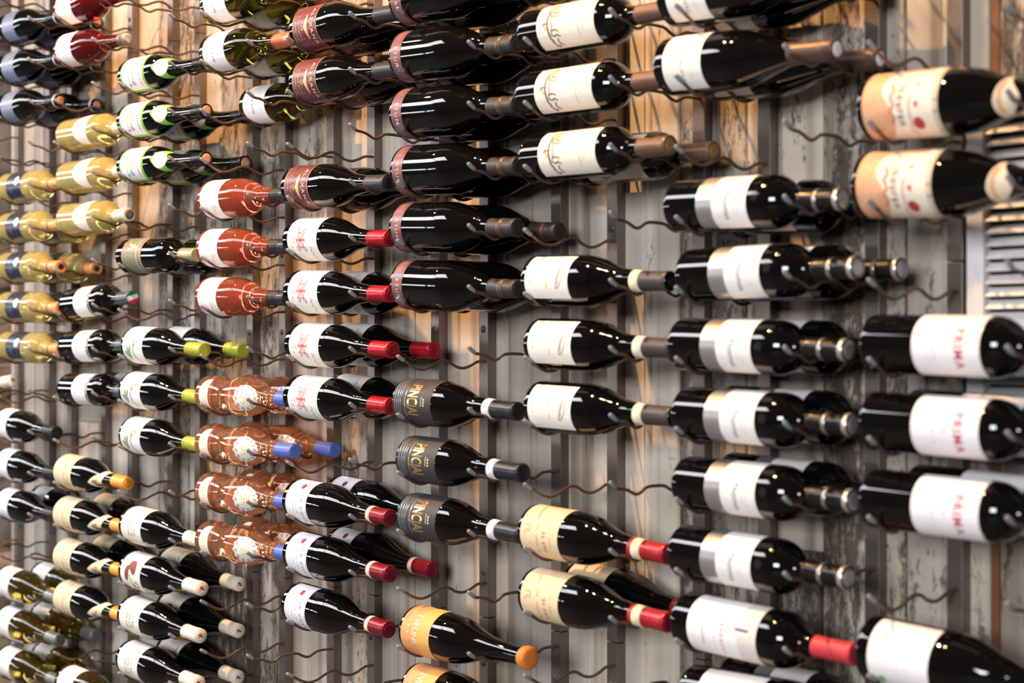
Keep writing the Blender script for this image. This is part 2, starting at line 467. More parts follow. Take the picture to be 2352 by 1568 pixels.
WHITE = (243, 238, 233)
TYPES, DESC = {}, {}
def reg(key, b, desc, rfix=None): TYPES[key] = b; DESC[key] = desc

# --- first columns
b = Bot(prof_burg(41), BLACK)
l = b.patch('label', 44, 112, -95, 62, paper((118, 128, 156), .35)); b.patch('label', 44, 112, 62, 100, paper((38, 42, 70), .35))
b.shapes('lettering', b.words(74, -20, 34, 3.4, 1), ink((222, 205, 160)), l)
c, r = b.capsule(236, foil((28, 27, 28)), (plastic((196, 142, 112)), .62)); b.band(281, 286, paper((225, 228, 230)), 1.5, c, 15.6)
reg('blue', b, 'dark bottle with blue-grey label and copper-topped cap')

b = Bot(prof_burg(40.5), RUBY)
l = b.patch('label', 17, 92, -92, 80, paper(WHITE)); b.shapes('lettering', b.words(62, -5, 40, 3, 2) + b.words(52, -5, 30, 2, 3), ink((226, 206, 184)), l)
c, r = b.capsule(268, foil((150, 120, 112), .3), (foil((205, 205, 208), .4), .8))
reg('ruby', b, 'clear bottle of dark pink wine with plain white label')

b = Bot(prof_bord(38.5), YELLOW)
def arch(q): return 158 - 66 * math.sqrt(max(0, 1 - ((q + 10) / 66.0) ** 2))
l = b.patch('label', arch, 160, -76, 56, paper((246, 226, 212)), na=36)
b.shapes('lettering', b.stroke(130, -10, [(-3, 0), (2, 5), (5, 3), (9, 7)], .8) + b.words(112, -8, 26, 1.8, 6), ink((150, 140, 150)), l)
c, r = b.capsule(238, foil((228, 208, 180), .4, .1), (plastic((90, 88, 90)), .7))
b.patch('back_label', 40, 150, 130, 235, paper((226, 216, 200)), na=20)
reg('oval', b, 'clear bottle of pale white wine with arched cream label')

b = Bot(prof_bord(38.5), YELLOW)
l = b.patch('label', 62, 146, -108, 58, paper((44, 48, 66), .3, .2))
b.shapes('oval_seal', b.blob(122, -18, 0, 0, 11.5, 12.5), paper((226, 222, 220)), l)
b.shapes('lettering', b.words(92, -6, 46, 5.5, 8, .9) + b.words(82, -6, 40, 3, 9), ink((120, 126, 144)), l)
c, r = b.capsule(234, foil((224, 150, 92), .4, .15), (plastic((40, 42, 44)), .5)); b.band(243, 250, plastic((92, 88, 74)), 1.2, c, 15.4)
reg('navy', b, 'clear white wine bottle with navy label and orange cap')

b = Bot(prof_long(39), BLACK)
GREEN = (128, 190, 72)
l = b.patch('label', 20, 124, -92, 74, paper(GREEN)); l2 = b.patch('label_panel', 27, 115, -84, 60, paper((244, 238, 240)), off=.6, sub_of=l)
b.shapes('lettering', b.words(100, 22, 36, 7, 21, .85), ink((214, 120, 122)), l, 1.1)
b.shapes('vine_drawing', b.stroke(64, 0, [(-22, 6), (-8, 12), (8, 10), (22, 2)], 5) + b.stroke(52, 2, [(-14, 0), (0, 6), (16, 2)], 4), ink((188, 196, 140)), l, 1.0)
b.shapes('fruit_drawing', b.blob(66, 30, 2, 6, 5, 7) , ink((158, 170, 206)), l, 1.0)
b.shapes('fruit_stem', b.blob(54, 34, 2, 0, 3.5, 3), ink((110, 84, 70)), l, 1.0)
def sc0(q): return 154 + 30 * abs((q + 12) / 70.0) ** 1.4 - 5 * math.exp(-((q + 12) / 16.0) ** 2)
def sc1(q): return 178 + 22 * abs((q + 12) / 70.0) ** 1.2 + 20 * math.exp(-((q + 12) / 26.0) ** 2)
n = b.patch('neck_label', sc0, sc1, -85, 75, paper(GREEN))
b.shapes('neck_seal', b.blob(176, -12, 0, 0, 19, 19, n=28), paper((247, 226, 224)), n, .9)
b.shapes('seal_mark', b.stroke(176, -12, [(-2, -2), (1, 1), (3, -2)], .9), ink((214, 130, 136)), n, 1.3)
c, r = b.capsule(286, foil((22, 21, 22)), (plastic((206, 148, 122)), .72))
reg('green', b, 'dark long-necked bottle with green-edged white label')

b = Bot(prof_bord(39), BLACK)
l = b.patch('label', 34, 120, -110, 92, paper((122, 126, 108), .4)); OR = ink((206, 138, 104)); CR = ink((226, 212, 176))
b.shapes('orange_trim', [[(34 + k, q), (37 + k, q), (37 + k, q + 6), (34 + k, q + 6)] for k in (0, 83) for q in range(-108, 86, 6)], OR, l)
b.shapes('cream_line', [[(98, q), (100, q), (100, q + 6), (98, q + 6)] for q in range(-108, 86, 6)], CR, l)
b.shapes('lettering', b.stroke(70, -28, [(-8, -12), (-2, 4), (2, 18), (0, 26)], 4) + b.stroke(70, -28, [(-6, 14), (4, 6), (6, -8)], 4), CR, l)
b.shapes('small_print', sum([b.words(52 + 8 * k, 14, 34, 4, 30 + k) for k in range(5)], []), ink((172, 160, 128)), l)
c, r = b.capsule(236, foil((152, 166, 132), .35, .3)); b.band(236, 239, OR, 1.1, c)
reg('olivelabel', b, 'black bottle with olive-green orange-trimmed label')

b = Bot(prof_bord(37.5), BLACK)
l = b.patch('label', 80, 146, -100, 66, paper(WHITE)); l3 = b.patch('label_strip', 146, 158, -100, 66, paper((168, 168, 164)))
b.shapes('lettering', b.words(147, 0, 66, 8, 12, .8), ink((50, 50, 52)), l3); b.shapes('seal', b.blob(96, 4, 0, 0, 6, 6), ink((226, 218, 196)), l)
c, r = b.capsule(240, foil((92, 98, 106), .35, .5), t1=296)
for nm, y0, y1, cc in (('green_stripe', 5, 14.2, (0, 128, 80)), ('white_stripe', -5, 5, (230, 230, 232)), ('red_stripe', -14.2, -5, (206, 46, 56))):
    V, F = [], []
    ns = 12
    for k in range(ns + 1):
        yy = y0 + (y1 - y0) * k / ns; hw = math.sqrt(max(0, 14.2 ** 2 - yy * yy))
        for xx in (-hw, hw): V.append((.2972, (xx * .94 - yy * .34) / 1000, (xx * .34 + yy * .94) / 1000))
    F = [(2 * k, 2 * k + 1, 2 * k + 3, 2 * k + 2) for k in range(ns)]
    c[2].append([nm, mesh(nm, V, F, ink(cc, .35), False), []])
reg('flag', b, 'black bottle with white label and dark-edged print')

b = Bot(prof_burg(41), BLACK)
l = b.patch('label', 14, 101, -96, 76, paper((248, 244, 238)))
b.shapes('leaf_drawing', b.blob(34, 14, 0, 4, 14, 6, .35) + b.blob(34, 14, -5, 10, 12, 4.5, -.5) + b.blob(34, 14, 5, -4, 12, 5, .9) + b.blob(34, 14, 10, 4, 9, 4, -.2), ink((134, 168, 130)), l)
b.shapes('vine_drawing', b.stroke(60, 8, [(34, 14), (24, 6), (14, 0), (2, -2), (-8, 2), (-14, 10)], 2.6), ink((110, 92, 84)), l)
b.shapes('bud_drawing', b.blob(60, -14, -2, 4, 9, 3.5, -.7), ink((206, 170, 100)), l, .9)
b.shapes('flower_drawing', b.blob(78, -26, 0, 0, 4, 1.2, .3) + b.blob(78, -26, 4, -3, 4, 1.2, -.5) + b.blob(78, -26, 5, 3, 4, 1.1, .9) + b.blob(78, -26, 9, 0, 4, 1.2), ink((92, 88, 84)), l)
c, r = b.capsule(226, foil((170, 180, 62), .4, .15), screw=True, t1=295)
reg('plant', b, 'black bottle with leaf-drawing label and lime screw cap')

b = Bot(prof_burg(40), BLACK)
l = b.patch('label', 22, 90, -92, 72, paper((234, 232, 234))); b.shapes('small_print', sum([b.words(40 + 9 * k, 0, 40, 2, 50 + k) for k in range(4)], []), ink((196, 194, 200)), l)
c, r = b.capsule(236, foil((44, 46, 50), .35))
reg('plain', b, 'dark bottle with plain white label and black capsule')

BEIGE = (228, 208, 172)
def make_ornate():
    b = Bot(prof_burg(40.5, 300), BLACK)
    l = b.patch('label', 8, 96, -96, 78, paper(BEIGE)); l2 = b.patch('label_panel', 56, 60, -80, 66, ink((176, 158, 128)), off=.6, sub_of=l, na=30, nt=1)
    b.shapes('small_print', sum([b.words(66 + 8 * k, -4, 62, 5, 60 + k, .6) for k in range(3)], []) + sum([b.words(20 + 10 * k, 0, 58, 3, 70 + k, .5) for k in range(3)], []), ink((190, 174, 142)), l, 1.0)
    b.shapes('crest_print', b.words(74, 44, 26, 8, 77, .7), ink((112, 98, 82)), l, 1.1)
    f0 = lambda q: 182 + 22 * max(0, 1 - abs((q - 18) / 62.0)) * -1 + 26 * abs((q - 18) / 110.0)
    f1 = lambda q: 206 + 22 * abs((q - 18) / 110.0)
    n = b.patch('neck_label', f0, f1, -95, 100, paper((240, 220, 180)))
    b.shapes('crest_print', b.words(184, 24, 16, 7, 78, .7), ink((140, 122, 96)), n)
    c, r = b.capsule(242, foil((236, 166, 70), .35, .15), (foil((222, 140, 48), .35, .15), .7), t1=300)
    return b
reg('ornate', make_ornate(), 'dark bottle with aged beige label and orange capsule')

def make_cream(heart):
    b = Bot(prof_burg(41, 297), BLACK)
    CRM = (243, 235, 220)
    l = b.patch('label', 16, 104, -96, 74, paper(CRM))
    if heart:
        I = ink((122, 66, 62))
        b.shapes('heart_ornament', b.blob(62, -14, -6, 8, 17, 12, .5) + b.blob(46, 4, -4, -2, 18, 9, -.15) + b.blob(56, -30, 2, 2, 11, 9), I, l)
        b.shapes('tendril', b.stroke(60, 10, [(-6, -4), (8, 2), (20, 6), (26, 14), (22, 24), (12, 26), (8, 20), (12, 16)], 2.2) + b.stroke(60, 10, [(14, 4), (30, 0), (36, 8), (28, 16), (16, 6), (34, -6)], 1.6), ink((96, 66, 58)), l)
    else:
        b.shapes('lettering', sum([b.words(74 - 13 * k, 0, 44, 6.5, 90 + k, .8) for k in range(3)], []) + b.stroke(86, -40, [(-12, 0), (-4, 6), (2, 0), (8, 8)], 2), ink((128, 116, 104)), l)
        b.shapes('rule_line', [[(18, q), (102, q), (102, q + 1.4), (18, q + 1.4)] for q in (46,)], ink((120, 100, 92)), l)
    c, r = b.capsule(238, foil((236, 228, 208), .4, .05), (foil((240, 232, 216), .4, .05), .84), t1=297)
    k = b.P and 298.2 / 1000
    V, F = [], []
    for cx, cy, rr in ((-2, 2, 4.2), (2.5, -1.5, 3.4), (-5, -3, 1.8), (5, 4, 1.6)):
        i = len(V); V.append((k, cx / 1000, cy / 1000))
        for a in range(10): V.append((k, (cx + rr * math.cos(a * .628)) / 1000, (cy + rr * .7 * math.sin(a * .628)) / 1000))
        F += [(i, i + 1 + a, i + 1 + (a + 1) % 10) for a in range(10)]
    c[2].append(['cap_emblem', mesh('cap_emblem', V, F, ink((176, 58, 52)), False), []])
    return b
reg('cream', make_cream(False), 'black bottle with cream lettered label and cream capsule')
reg('heart', make_cream(True), 'black bottle with brown heart-leaf label and cream capsule')

def make_amber(lc, seed):
    b = Bot(prof_burg(40.5), AMBER)
    l = b.patch('label', 18, 92, -92, 74, paper(lc)); b.shapes('small_print', sum([b.words(36 + 9 * k, 6, 44, 2.4, seed + k, .6) for k in range(5)], []), ink((186, 176, 172)), l)
    c, r = b.capsule(238, foil((128, 130, 126), .35, .5), (foil((110, 112, 110), .4, .5), .8))
    return b
reg('amber', make_amber((238, 235, 232), 100), 'olive-amber bottle with white label and grey capsule')
reg('amberpink', make_amber((244, 230, 220), 110), 'amber bottle with pinkish cream label at bottom edge')

# --- middle columns
b = Bot(prof_burg(41), OLIVE)
fo = lambda q: 20 + 30 * (max(0, (abs(q + 4) - 20) / 66.0)) ** 2.0
l = b.patch('label', fo, 101, -92, 74, paper((246, 242, 238)))
b.shapes('lettering', b.text('LAVIN', 56, 4, 7, 0, 1, 1.6), ink((70, 70, 74)), l); b.shapes('small_print', b.words(84, 4, 44, 1.6, 121), ink((176, 170, 172)), l)
c, r = b.capsule(222, foil((206, 124, 92), .3, .45), (foil((120, 62, 46), .4, .4), .8), screw=True, t1=295)
reg('oliveglass', b, 'olive glass bottle with large white rounded label')

b = Bot(prof_burg(39.8, 290), ROSE)
l = b.patch('label', 16, 88, -96, 78, paper((248, 243, 236)))
b.shapes('lettering', b.stroke(50, 34, [(-14, 12), (-4, 16), (10, 4), (20, 6)], .9) + sum([b.words(28 + 11 * k, -6, 52, 2, 130 + k, .5) for k in range(5)], []), ink((176, 168, 162)), l)
c, r = b.capsule(226, foil((58, 60, 64), .3, .5), screw=True, t1=292)
b.patch('back_label', 24, 86, 140, 225, paper((226, 216, 204)), na=18)
reg('rose', b, 'clear rose wine bottle with white label and black screw cap')

b = Bot(prof_bee(39.7), PEACH)
l0 = b.patch('label', lambda q: 42 - 20 * math.sqrt(max(0, 1 - ((q - 2) / 54.0) ** 2)), lambda q: 46 + 6 * math.cos(math.radians(q - 2)), -52, 56, paper((240, 230, 208)))
b.shapes('small_print', sum([b.words(28 + 5 * k, 6, 34, 1.6, 140 + k, .6) for k in range(4)], []), ink((166, 160, 150)), l0)
sca = lambda q, s: 4.2 * abs(math.sin(math.radians((q - 6) * 9.0))) * s
wf = lambda q: math.sqrt(max(0.0, 1 - ((q - 6) / 50.0) ** 2))
n = b.patch('label', lambda q: 186 - 34 * wf(q) + sca(q, 1.0), lambda q: 186 + 34 * wf(q) - sca(q, 1.0), -43, 55, paper((228, 222, 216)), na=90)
b.shapes('scroll_border', sum([b.blob(186, 6, 26 * math.cos(a) * .9, 27 * math.sin(a) * .9, 4.2, 2.6, a) for a in [k * .524 for k in range(12)]], []), ink((164, 166, 196)), n, .8)
b.shapes('label_panel', b.blob(186, 6, 2, 0, 17, 19, n=24), paper((240, 232, 206)), n, .9)
b.shapes('lettering', sum([b.words(178 + 6 * k, 12, 20, 2.6, 150 + k, .6) for k in range(4)], []), ink((130, 122, 112)), n, 1.3)
c, r = b.capsule(262, foil((88, 112, 196), .35, .15), t1=318)
reg('bee', b, 'wavy peach rose bottle with scalloped label and blue cap')

b = Bot(prof_burg(41.2), BLACK)
GOLD = ink((222, 178, 126), .4, .2)
l = b.patch('label', 17.5, 95, -104, 92, paper((104, 56, 64), .32))
b.shapes('gold_border', [[(k, q), (k + 1.3, q), (k + 1.3, q + 7), (k, q + 7)] for k in (17.5, 93.7) for q in range(-104, 85, 7)], GOLD, l)
b.shapes('lettering', b.text('ALEXANA', 79, 4, 9.5, 0, 1.05, 1.35), ink((236, 214, 196)), l)
wing = []
for sgn in (-1, 1):
    n_ = 12; P = []
    for k in range(n_ + 1):
        u = k / n_; x_ = sgn * u * 25; lo = 54 + u * 9; hi = 54 + 11 * (1 - u) ** .55 * (1 if u < .98 else 0) + u * 9
        P.append((x_, lo - 58, hi - 58))
    for (x0, a0, c0), (x1, a1, c1) in zip(P[:-1], P[1:]):
        wing.append([b.xy(58, 4, x0, a0), b.xy(58, 4, x1, a1), b.xy(58, 4, x1, c1), b.xy(58, 4, x0, c0)])
b.shapes('winged_emblem', wing + b.stroke(58, 4, [(-5, -8), (0, -12), (5, -8), (0, -4), (-5, -8)], 1.2) + b.stroke(58, 4, [(4, -8), (14, -14), (22, -12), (20, -6)], .6), GOLD, l)
b.shapes('small_lettering', b.text('PINOT NOIR', 38, 4, 5, 0, 1, 1.25) + b.text('2022', 46, 4, 3, 0, 1, 1.3) + b.words(28, 4, 52, 2.6, 160) + b.words(22.5, 4, 44, 2.2, 161), ink((214, 180, 160)), l)
c, r = b.capsule(235, foil((62, 62, 64), .35, .3), (foil((36, 35, 36), .4, .3), .7))
reg('winged', b, 'black bottle with maroon gold-winged label')

b = Bot(prof_burg(41), BLACK)
RED = ink((206, 84, 96))
l = b.patch('label', 21, 118, -100, 84, paper((245, 241, 234)))
em = []
for sx in (-1, 1):
    for sy, yy in ((1, 9), (-1, -9)):
        cx, cy = sx * 17, yy
        em += b.stroke(66, 0, [(cx + (6.5 - .55 * k) * math.cos(k * .8 + (0 if sy > 0 else 2)), cy + (6.5 - .55 * k) * math.sin(k * .8 + (0 if sy > 0 else 2)) * sy) for k in range(10)], 1.5)
    em += b.stroke(66, 0, [(sx * 8 + 6 * math.cos(k * .628), 8.5 * math.sin(k * .628)) for k in range(11)], 1.6) + b.stroke(66, 0, [(sx * 8 + 2.4 * math.cos(k * .8), 3.6 * math.sin(k * .8)) for k in range(8)], 1.2)
em += b.stroke(66, 0, [(0, -13), (0, 13)], 3.0) + b.stroke(66, 0, [(-4, 13), (4, 13)], 2) + b.stroke(66, 0, [(-4, -13), (4, -13)], 2)
b.shapes('scroll_emblem', em, RED, l)
b.shapes('lettering', b.text('2020', 45, 2, 4.2), ink((96, 92, 92)), l)
SI = ink((140, 134, 134))
b.shapes('script_lettering', b.stroke(92, 34, [(-12, 2), (-8, 8), (-4, 1), (2, 6), (6, 0), (12, 5), (16, -1), (22, 4)], 1.0), SI, l)
b.shapes('script_lettering', b.stroke(92, -40, [(-16, 4), (-8, -1), (-2, 4), (6, 0), (12, 4)], 1.0), SI, l)
b.shapes('small_print', b.words(35, 0, 60, 3.6, 171, .6), SI, l)
b.shapes('small_print', b.words(29, 0, 66, 1.5, 172) + b.words(25.5, 0, 66, 1.5, 173), ink((196, 170, 166)), l)
c, r = b.capsule(237, foil((176, 28, 42), .28, .35), (foil((150, 20, 34), .35, .3), .72))
reg('scroll', b, 'black bottle with red scroll emblem label and red capsule')

b = Bot(prof_burg(41), BLACK)
l = b.patch('label', 16, 85, -82, 84, paper((238, 236, 240)))
b.shapes('maroon_dot', b.blob(56, -46, 0, 0, 6.5, 6), ink((134, 50, 66)), l)
b.shapes('lettering', b.text('ELK COVE', 68, 14, 8.5, 0, 1, 1.25), ink((140, 132, 140)), l)
b.shapes('small_print', b.words(50, 10, 50, 5, 181, .6) + b.words(40, 10, 40, 3, 182) + b.words(28, 6, 56, 2, 183), ink((186, 180, 188)), l)
for k in (18.5, 82): b.shapes('border_line', [[(k, q), (k + .7, q), (k + .7, q + 7), (k, q + 7)] for q in range(-80, 76, 7)], ink((176, 172, 180)), l)
c, r = b.capsule(234, foil((132, 26, 44), .3, .3), (foil((112, 18, 36), .35, .3), .72)); b.band(238, 248, paper((234, 226, 196)), 1.2, c, 15.8)
reg('dot', b, 'black bottle with maroon dot label and maroon capsule')

b = Bot(prof_burg(44.3, 294, 12), BLACK)
l = b.patch('label', 10, 39, -112, 96, paper((118, 80, 90), .32))
b.shapes('lettering', b.text('ETURA', 25, 16, 8.5, .1, 1.0, 1.35), ink((228, 186, 142), .4, .2), l)
b.shapes('gold_rules', [[(k, q), (k + .8, q), (k + .8, q + 7), (k, q + 7)] for k in (19, 23, 27) for q in range(-84, -34, 7)], ink((214, 170, 140), .4, .2), l)
c, r = b.capsule(230, foil((58, 52, 50), .45, .15), (foil((40, 36, 34), .5, .15), .75)); b.band(256, 266, foil((116, 92, 74), .4, .3), 1.1, c, 15.7); b.band(259, 263, foil((78, 60, 50), .4, .3), 1.4, c, 15.9)
reg('purple', b, 'wide black bottle with narrow purple-brown label near base')

b = Bot(prof_burg(40, 293, -6), BLACK)
l = b.patch('label', 8, 112, -104, 90, mat('matt_black_label', (58, 56, 58), .55))
b.shapes('lettering', b.text('PINCJAI', 61, -4, 12.5, .35, 2.3, .98), ink((230, 190, 120), .25, .8), l)
b.shapes('silver_waves', [[(k + 2.2 * math.sin(math.radians(q * 2.2 + k * 6)), q), (k + 1.4 + 2.2 * math.sin(math.radians(q * 2.2 + k * 6)), q), (k + 1.4 + 2.2 * math.sin(math.radians((q + 5) * 2.2 + k * 6)), q + 5), (k + 2.2 * math.sin(math.radians((q + 5) * 2.2 + k * 6)), q + 5)]
         for k in (12, 18, 24, 30) for q in range(-80, 75, 5)] + [[(41, q), (43, q), (43, q + 5), (41, q + 5)] for q in range(-52, 46, 5)], ink((150, 154, 158), .3, .5), l)
b.shapes('crown_mark', b.words(86, 2, 18, 3.5, 191, .9) + b.blob(94, 2, 0, 0, 2, 2) + b.blob(94, 2, 5, 0, 2, 2) + b.blob(94, 2, -5, 0, 2, 2), ink((206, 196, 170)), l)
c, r = b.capsule(217, foil((48, 50, 54), .3, .3), (foil((30, 30, 32), .4, .3), .78), off=.9); b.band(219, 236, paper((232, 234, 238)), 1.4, c)
reg('italic', b, 'dark bottle with black label, gold capitals and white neck band')

b = Bot(prof_fizz(42), BLACK)
l = b.patch('label', 10, 88, -104, 96, paper((228, 160, 106), .6)); l2 = b.patch('label_panel', 52, 88, -104, 96, paper((238, 176, 98), .6), off=.5, sub_of=l)
b.shapes('lettering', b.text('EVELINE', 48, -6, 11, .2, 1.25, .98), ink((246, 222, 200)), l, 1.0)
b.shapes('small_print', b.words(26, -6, 26, 8, 201, .5), ink((240, 190, 160)), l, .9)
P_ = [(280, 15.0), (281, 16.0), (285, 18.4), (290, 19.6), (295, 19.4), (299, 17.6), (300.5, 15), (301, 8), (301, .01)]
b.ringpart('wax_seal', P_, plastic((226, 130, 56), .5))
reg('orange', b, 'dark bottle with orange label and round orange wax seal')

# --- right columns
b = Bot(prof_bord(38, 298), BLACK)
l = b.patch('label', 50, 178, -64, 62, paper((247, 236, 220)))
INK = ink((112, 88, 78))
H = lambda p, wd: b.stroke(86, 0, [(x_, -y_) for x_, y_ in p], wd * 1.2)
b.shapes('horse_drawing', H([(-22, 9), (-12, 11), (0, 11), (12, 9)], 3.2) + H([(-20, 6), (-10, 2), (2, 1), (12, 4)], 1.5) + H([(-21, 8), (-23, 2), (-19, -5), (-21, -13)], 2.0) + H([(-17, 4), (-13, -5), (-16, -13)], 1.6)
         + H([(8, 4), (6, -5), (9, -13)], 1.8) + H([(13, 5), (17, -3), (14, -8), (18, -15)], 2.0) + H([(11, 9), (19, 8), (25, 4), (28, 6)], 3.0) + H([(25, 6), (33, 2), (36, -3), (33, -5)], 2.6)
         + H([(-4, 12), (-5, 20), (0, 22)], 2.0) + H([(-3, 18), (6, 14)], 1.2) + H([(20, -8), (27, -6), (34, -13)], 2.2) + H([(-22, 9), (-28, 14), (-32, 8)], 1.4), INK, l)
b.shapes('saddle_drawing', b.blob(86, -46, 0, 0, 7, 12, .5), ink((222, 186, 128)), l)
b.shapes('small_print', b.words(142, 4, 46, 3, 211, .7) + b.words(152, 4, 30, 2, 212, .7), ink((190, 172, 160)), l)
c, r = b.capsule(238, foil((112, 84, 68), .38, .25), (foil((150, 118, 70), .45, .3), .72), t1=298)
reg('horse', b, 'black bottle with cream label and horse drawing')

b = Bot(prof_burg(40.6, 290), BLACK)
l = b.patch('label', 14, 112, -66, 44, paper((248, 240, 228)))
b.shapes('building_drawing', b.stroke(92, -10, [(-16, 4), (-10, 8), (6, 6), (18, -2), (20, -8), (8, -6), (-6, -2), (-16, 4)], 2) + b.stroke(92, -10, [(-12, 2), (14, -4)], 2), ink((178, 166, 158)), l)
b.shapes('lettering', b.words(62, -8, 42, 3.5, 221, .8) + b.words(24, -8, 24, 4, 222, .8), ink((226, 140, 124)), l); b.shapes('small_print', b.words(52, -8, 40, 2, 223, .7), ink((212, 196, 186)), l)
ov = lambda rx, ry: b.stroke(160, 2, [(rx * math.cos(k * .2618), ry * math.sin(k * .2618)) for k in range(25)], 1.5)
crest = ['embossed_crest', None, []]
tmp = ['x', None, []]
b.shapes('embossed_crest', ov(20, 13) + ov(15.5, 9) + sum([b.blob(160, 2, x_, y_, 2, 2) for x_, y_ in ((-8, 0), (-3, 2), (-3, -3), (3, 0), (7, 3), (7, -3), (11, 0))], []), BLACK, tmp, .9)
b.parts.append(tmp[2][0])
c, r = b.capsule(219, foil((74, 66, 66), .42, .15), (foil((40, 36, 36), .5, .15), .8)); b.band(220, 237, paper((240, 226, 200)), 1.2, c)
reg('crest', b, 'black bottle with embossed shoulder crest and cream label')

b = Bot(prof_burg(41), BLACK)
l = b.patch('label', 11, 97, -98, 92, paper((236, 208, 170)))
b.shapes('lettering', b.words(62, 6, 60, 8, 231, .55) + b.words(48, 6, 50, 4, 232, .6) + b.words(78, 0, 40, 3, 233, .5), ink((176, 146, 122)), l)
b.shapes('red_initial', b.stroke(26, -12, [(-6, -4), (-6, 6), (0, 8), (4, 4), (0, 0), (8, -6)], 1.4), ink((222, 148, 122)), l)
c, r = b.capsule(222, foil((176, 40, 50), .32, .25), (foil((120, 24, 32), .4, .25), .74)); b.band(230, 247, paper((238, 222, 186)), 1.2, c)
reg('tan', b, 'black bottle with tan label and cream-banded red capsule')

b = Bot(prof_burg(42.5, 300, 12), BLACK)
l = b.patch('label', 22, 95, -98, 62, paper((248, 241, 233)))
b.shapes('lettering', b.text('INCALIERE', 58, 6, 6.5, 0, 1.1, 1.2), ink((150, 134, 132)), l); b.shapes('small_print', b.words(74, 6, 44, 2, 241) + b.words(40, 6, 36, 1.6, 242), ink((216, 202, 194)), l)
b.shapes('medal_mark', b.blob(82, -62, 0, 0, 5, 3), ink((196, 190, 196)), l)
c, r = b.capsule(226, foil((86, 66, 58), .4, .2), (paper((226, 228, 238)), .72), t1=300)
reg('slope', b, 'large sloping black bottle with white label and brown capsule')

b = Bot(prof_bord(38.3), BLACK)
l = b.patch('label', 66, 158, -104, 64, paper((246, 240, 238)))
l2 = b.patch('silver_band', 66, 95, -104, 64, mat('silver_foil_paper', (200, 198, 198), .34, .8, var=.12, vscale=40), off=.5, sub_of=l)
b.shapes('lettering', b.text('Thomas', 122, 6, 9.5, -.05, 1.1, 1.0), ink((96, 92, 98)), l, .9); b.shapes('small_print', b.words(140, 6, 30, 2.2, 251, .7) + b.words(134, 6, 26, 1.6, 252, .7), ink((200, 190, 192)), l, .9)
tmp = ['x', None, []]; b.shapes('shoulder_medallion', b.blob(172, -10, 0, 0, 7, 7) , mat('embossed_glass', (30, 32, 34), .15), tmp, .8); b.parts.append(tmp[2][0])
c, r = b.capsule(226, foil((34, 32, 32), .24, .3), (foil((190, 186, 186), .35, .7), .84)); b.band(252, 258, foil((176, 170, 166), .3, .8), 1.2, c, 15.4); b.band(286, 293, foil((220, 206, 198), .3, .7), 1.2, c, 15.6)
reg('silver', b, 'black bottle with silver-banded white label and black capsule')

b = Bot(prof_bord(40, 297), BLACK)
l = b.patch('label', 36, 162, -88, 70, paper((248, 246, 245))); l2 = b.patch('label_panel', 128, 162, -88, 70, paper((230, 220, 214)), off=.55, sub_of=l)
b.shapes('red_lettering', b.text('ABARBERA', 100, 8, 6, .15, 1, 1.5) + b.words(64, 8, 34, 5, 261, .7), ink((222, 150, 158)), l, .9)
for wa in ((86, 4, 50, 3, 262, .5), (48, 4, 56, 2.5, 263, .5), (112, 4, 40, 2, 264, .5)): b.shapes('small_print', b.words(*wa), ink((212, 208, 214)), l, .9)
b.shapes('bar_mark', b.stroke(136, -14, [(0, -12), (0, 12)], 4.2), ink((120, 106, 132)), l, 1.0)
b.shapes('bar_mark_white', b.stroke(136, -7, [(0, -12), (0, 12)], 4.2), ink((246, 248, 250)), l, 1.0)
c, r = b.capsule(234, foil((206, 64, 70), .45, .05), (foil((150, 40, 48), .5, .05), .8), t1=297)
reg('redcap', b, 'black bottle with white and tan label and coral-red capsule')

b = Bot(prof_bord(38.3), BLACK)
l = b.patch('label', 40, 150, -70, 60, paper((244, 236, 226))); b.shapes('small_print', b.words(90, 0, 50, 5, 271, .6), ink((190, 180, 172)), l)
c, r = b.capsule(240, foil((60, 54, 52), .35, .2))
reg('bottom', b, 'black bottle with cream label cut off by bottom edge')

b = Bot(prof_burg(42.8, 300, 16), BLACK)
l = b.patch('label', 6, 116, -104, 82, paper((244, 230, 212)))
mo = mat('mottled_orange_print', (226, 172, 134), .6, var=.32, vscale=110)
b.shapes('orange_print', [[(12, q), (50 + 10 * math.sin(math.radians(q * 3)), q), (50 + 10 * math.sin(math.radians((q + 4) * 3)), q + 4), (12, q + 4)] for q in range(-96, 74, 4)], mo, l, .5)
b.shapes('orange_top_print', [[(50, q), (104, q), (104, q + 4), (50, q + 4)] for q in range(-98, -62, 4)], mo, l, .55)
b.shapes('red_scrolls', b.stroke(54, 10, [(-30, 0), (-22, 6), (-14, 0), (-4, 6), (4, 0), (12, 6), (20, 0)], 3), ink((214, 112, 84)), l, .9)
b.shapes('lettering', b.text('Jhouren', 70, 6, 10, .1, 1.3, 1.25), ink((84, 72, 70)), l, .9)
b.shapes('red_crest', b.blob(93, 40, 0, 0, 9, 8) + b.blob(93, 6, 0, 0, 4, 2.5) + b.blob(93, -28, 0, 0, 3, 2), ink((178, 62, 56)), l, .9)
b.shapes('red_script', b.stroke(84, 26, [(-26, 0), (-12, -2), (4, -1), (20, -4), (30, 2)], 1.6), ink((206, 128, 104)), l, .9)
n = b.patch('label_edge_band', 116, 124, -104, 82, paper((206, 194, 172)))
b.shapes('band_marks', [[(117, q), (123, q), (123, q + 22), (117, q + 22)] for q in (0, 58)] , ink((118, 108, 98)), n, .7)
f0 = lambda q: 190 + 12 * abs((q - 18) / 90.0) ** 1.4
f1 = lambda q: 214 + 7 * math.sin(math.radians((q + 30) * 2.2))
n = b.patch('neck_label', f0, f1, -100, 78, paper((244, 222, 194)))
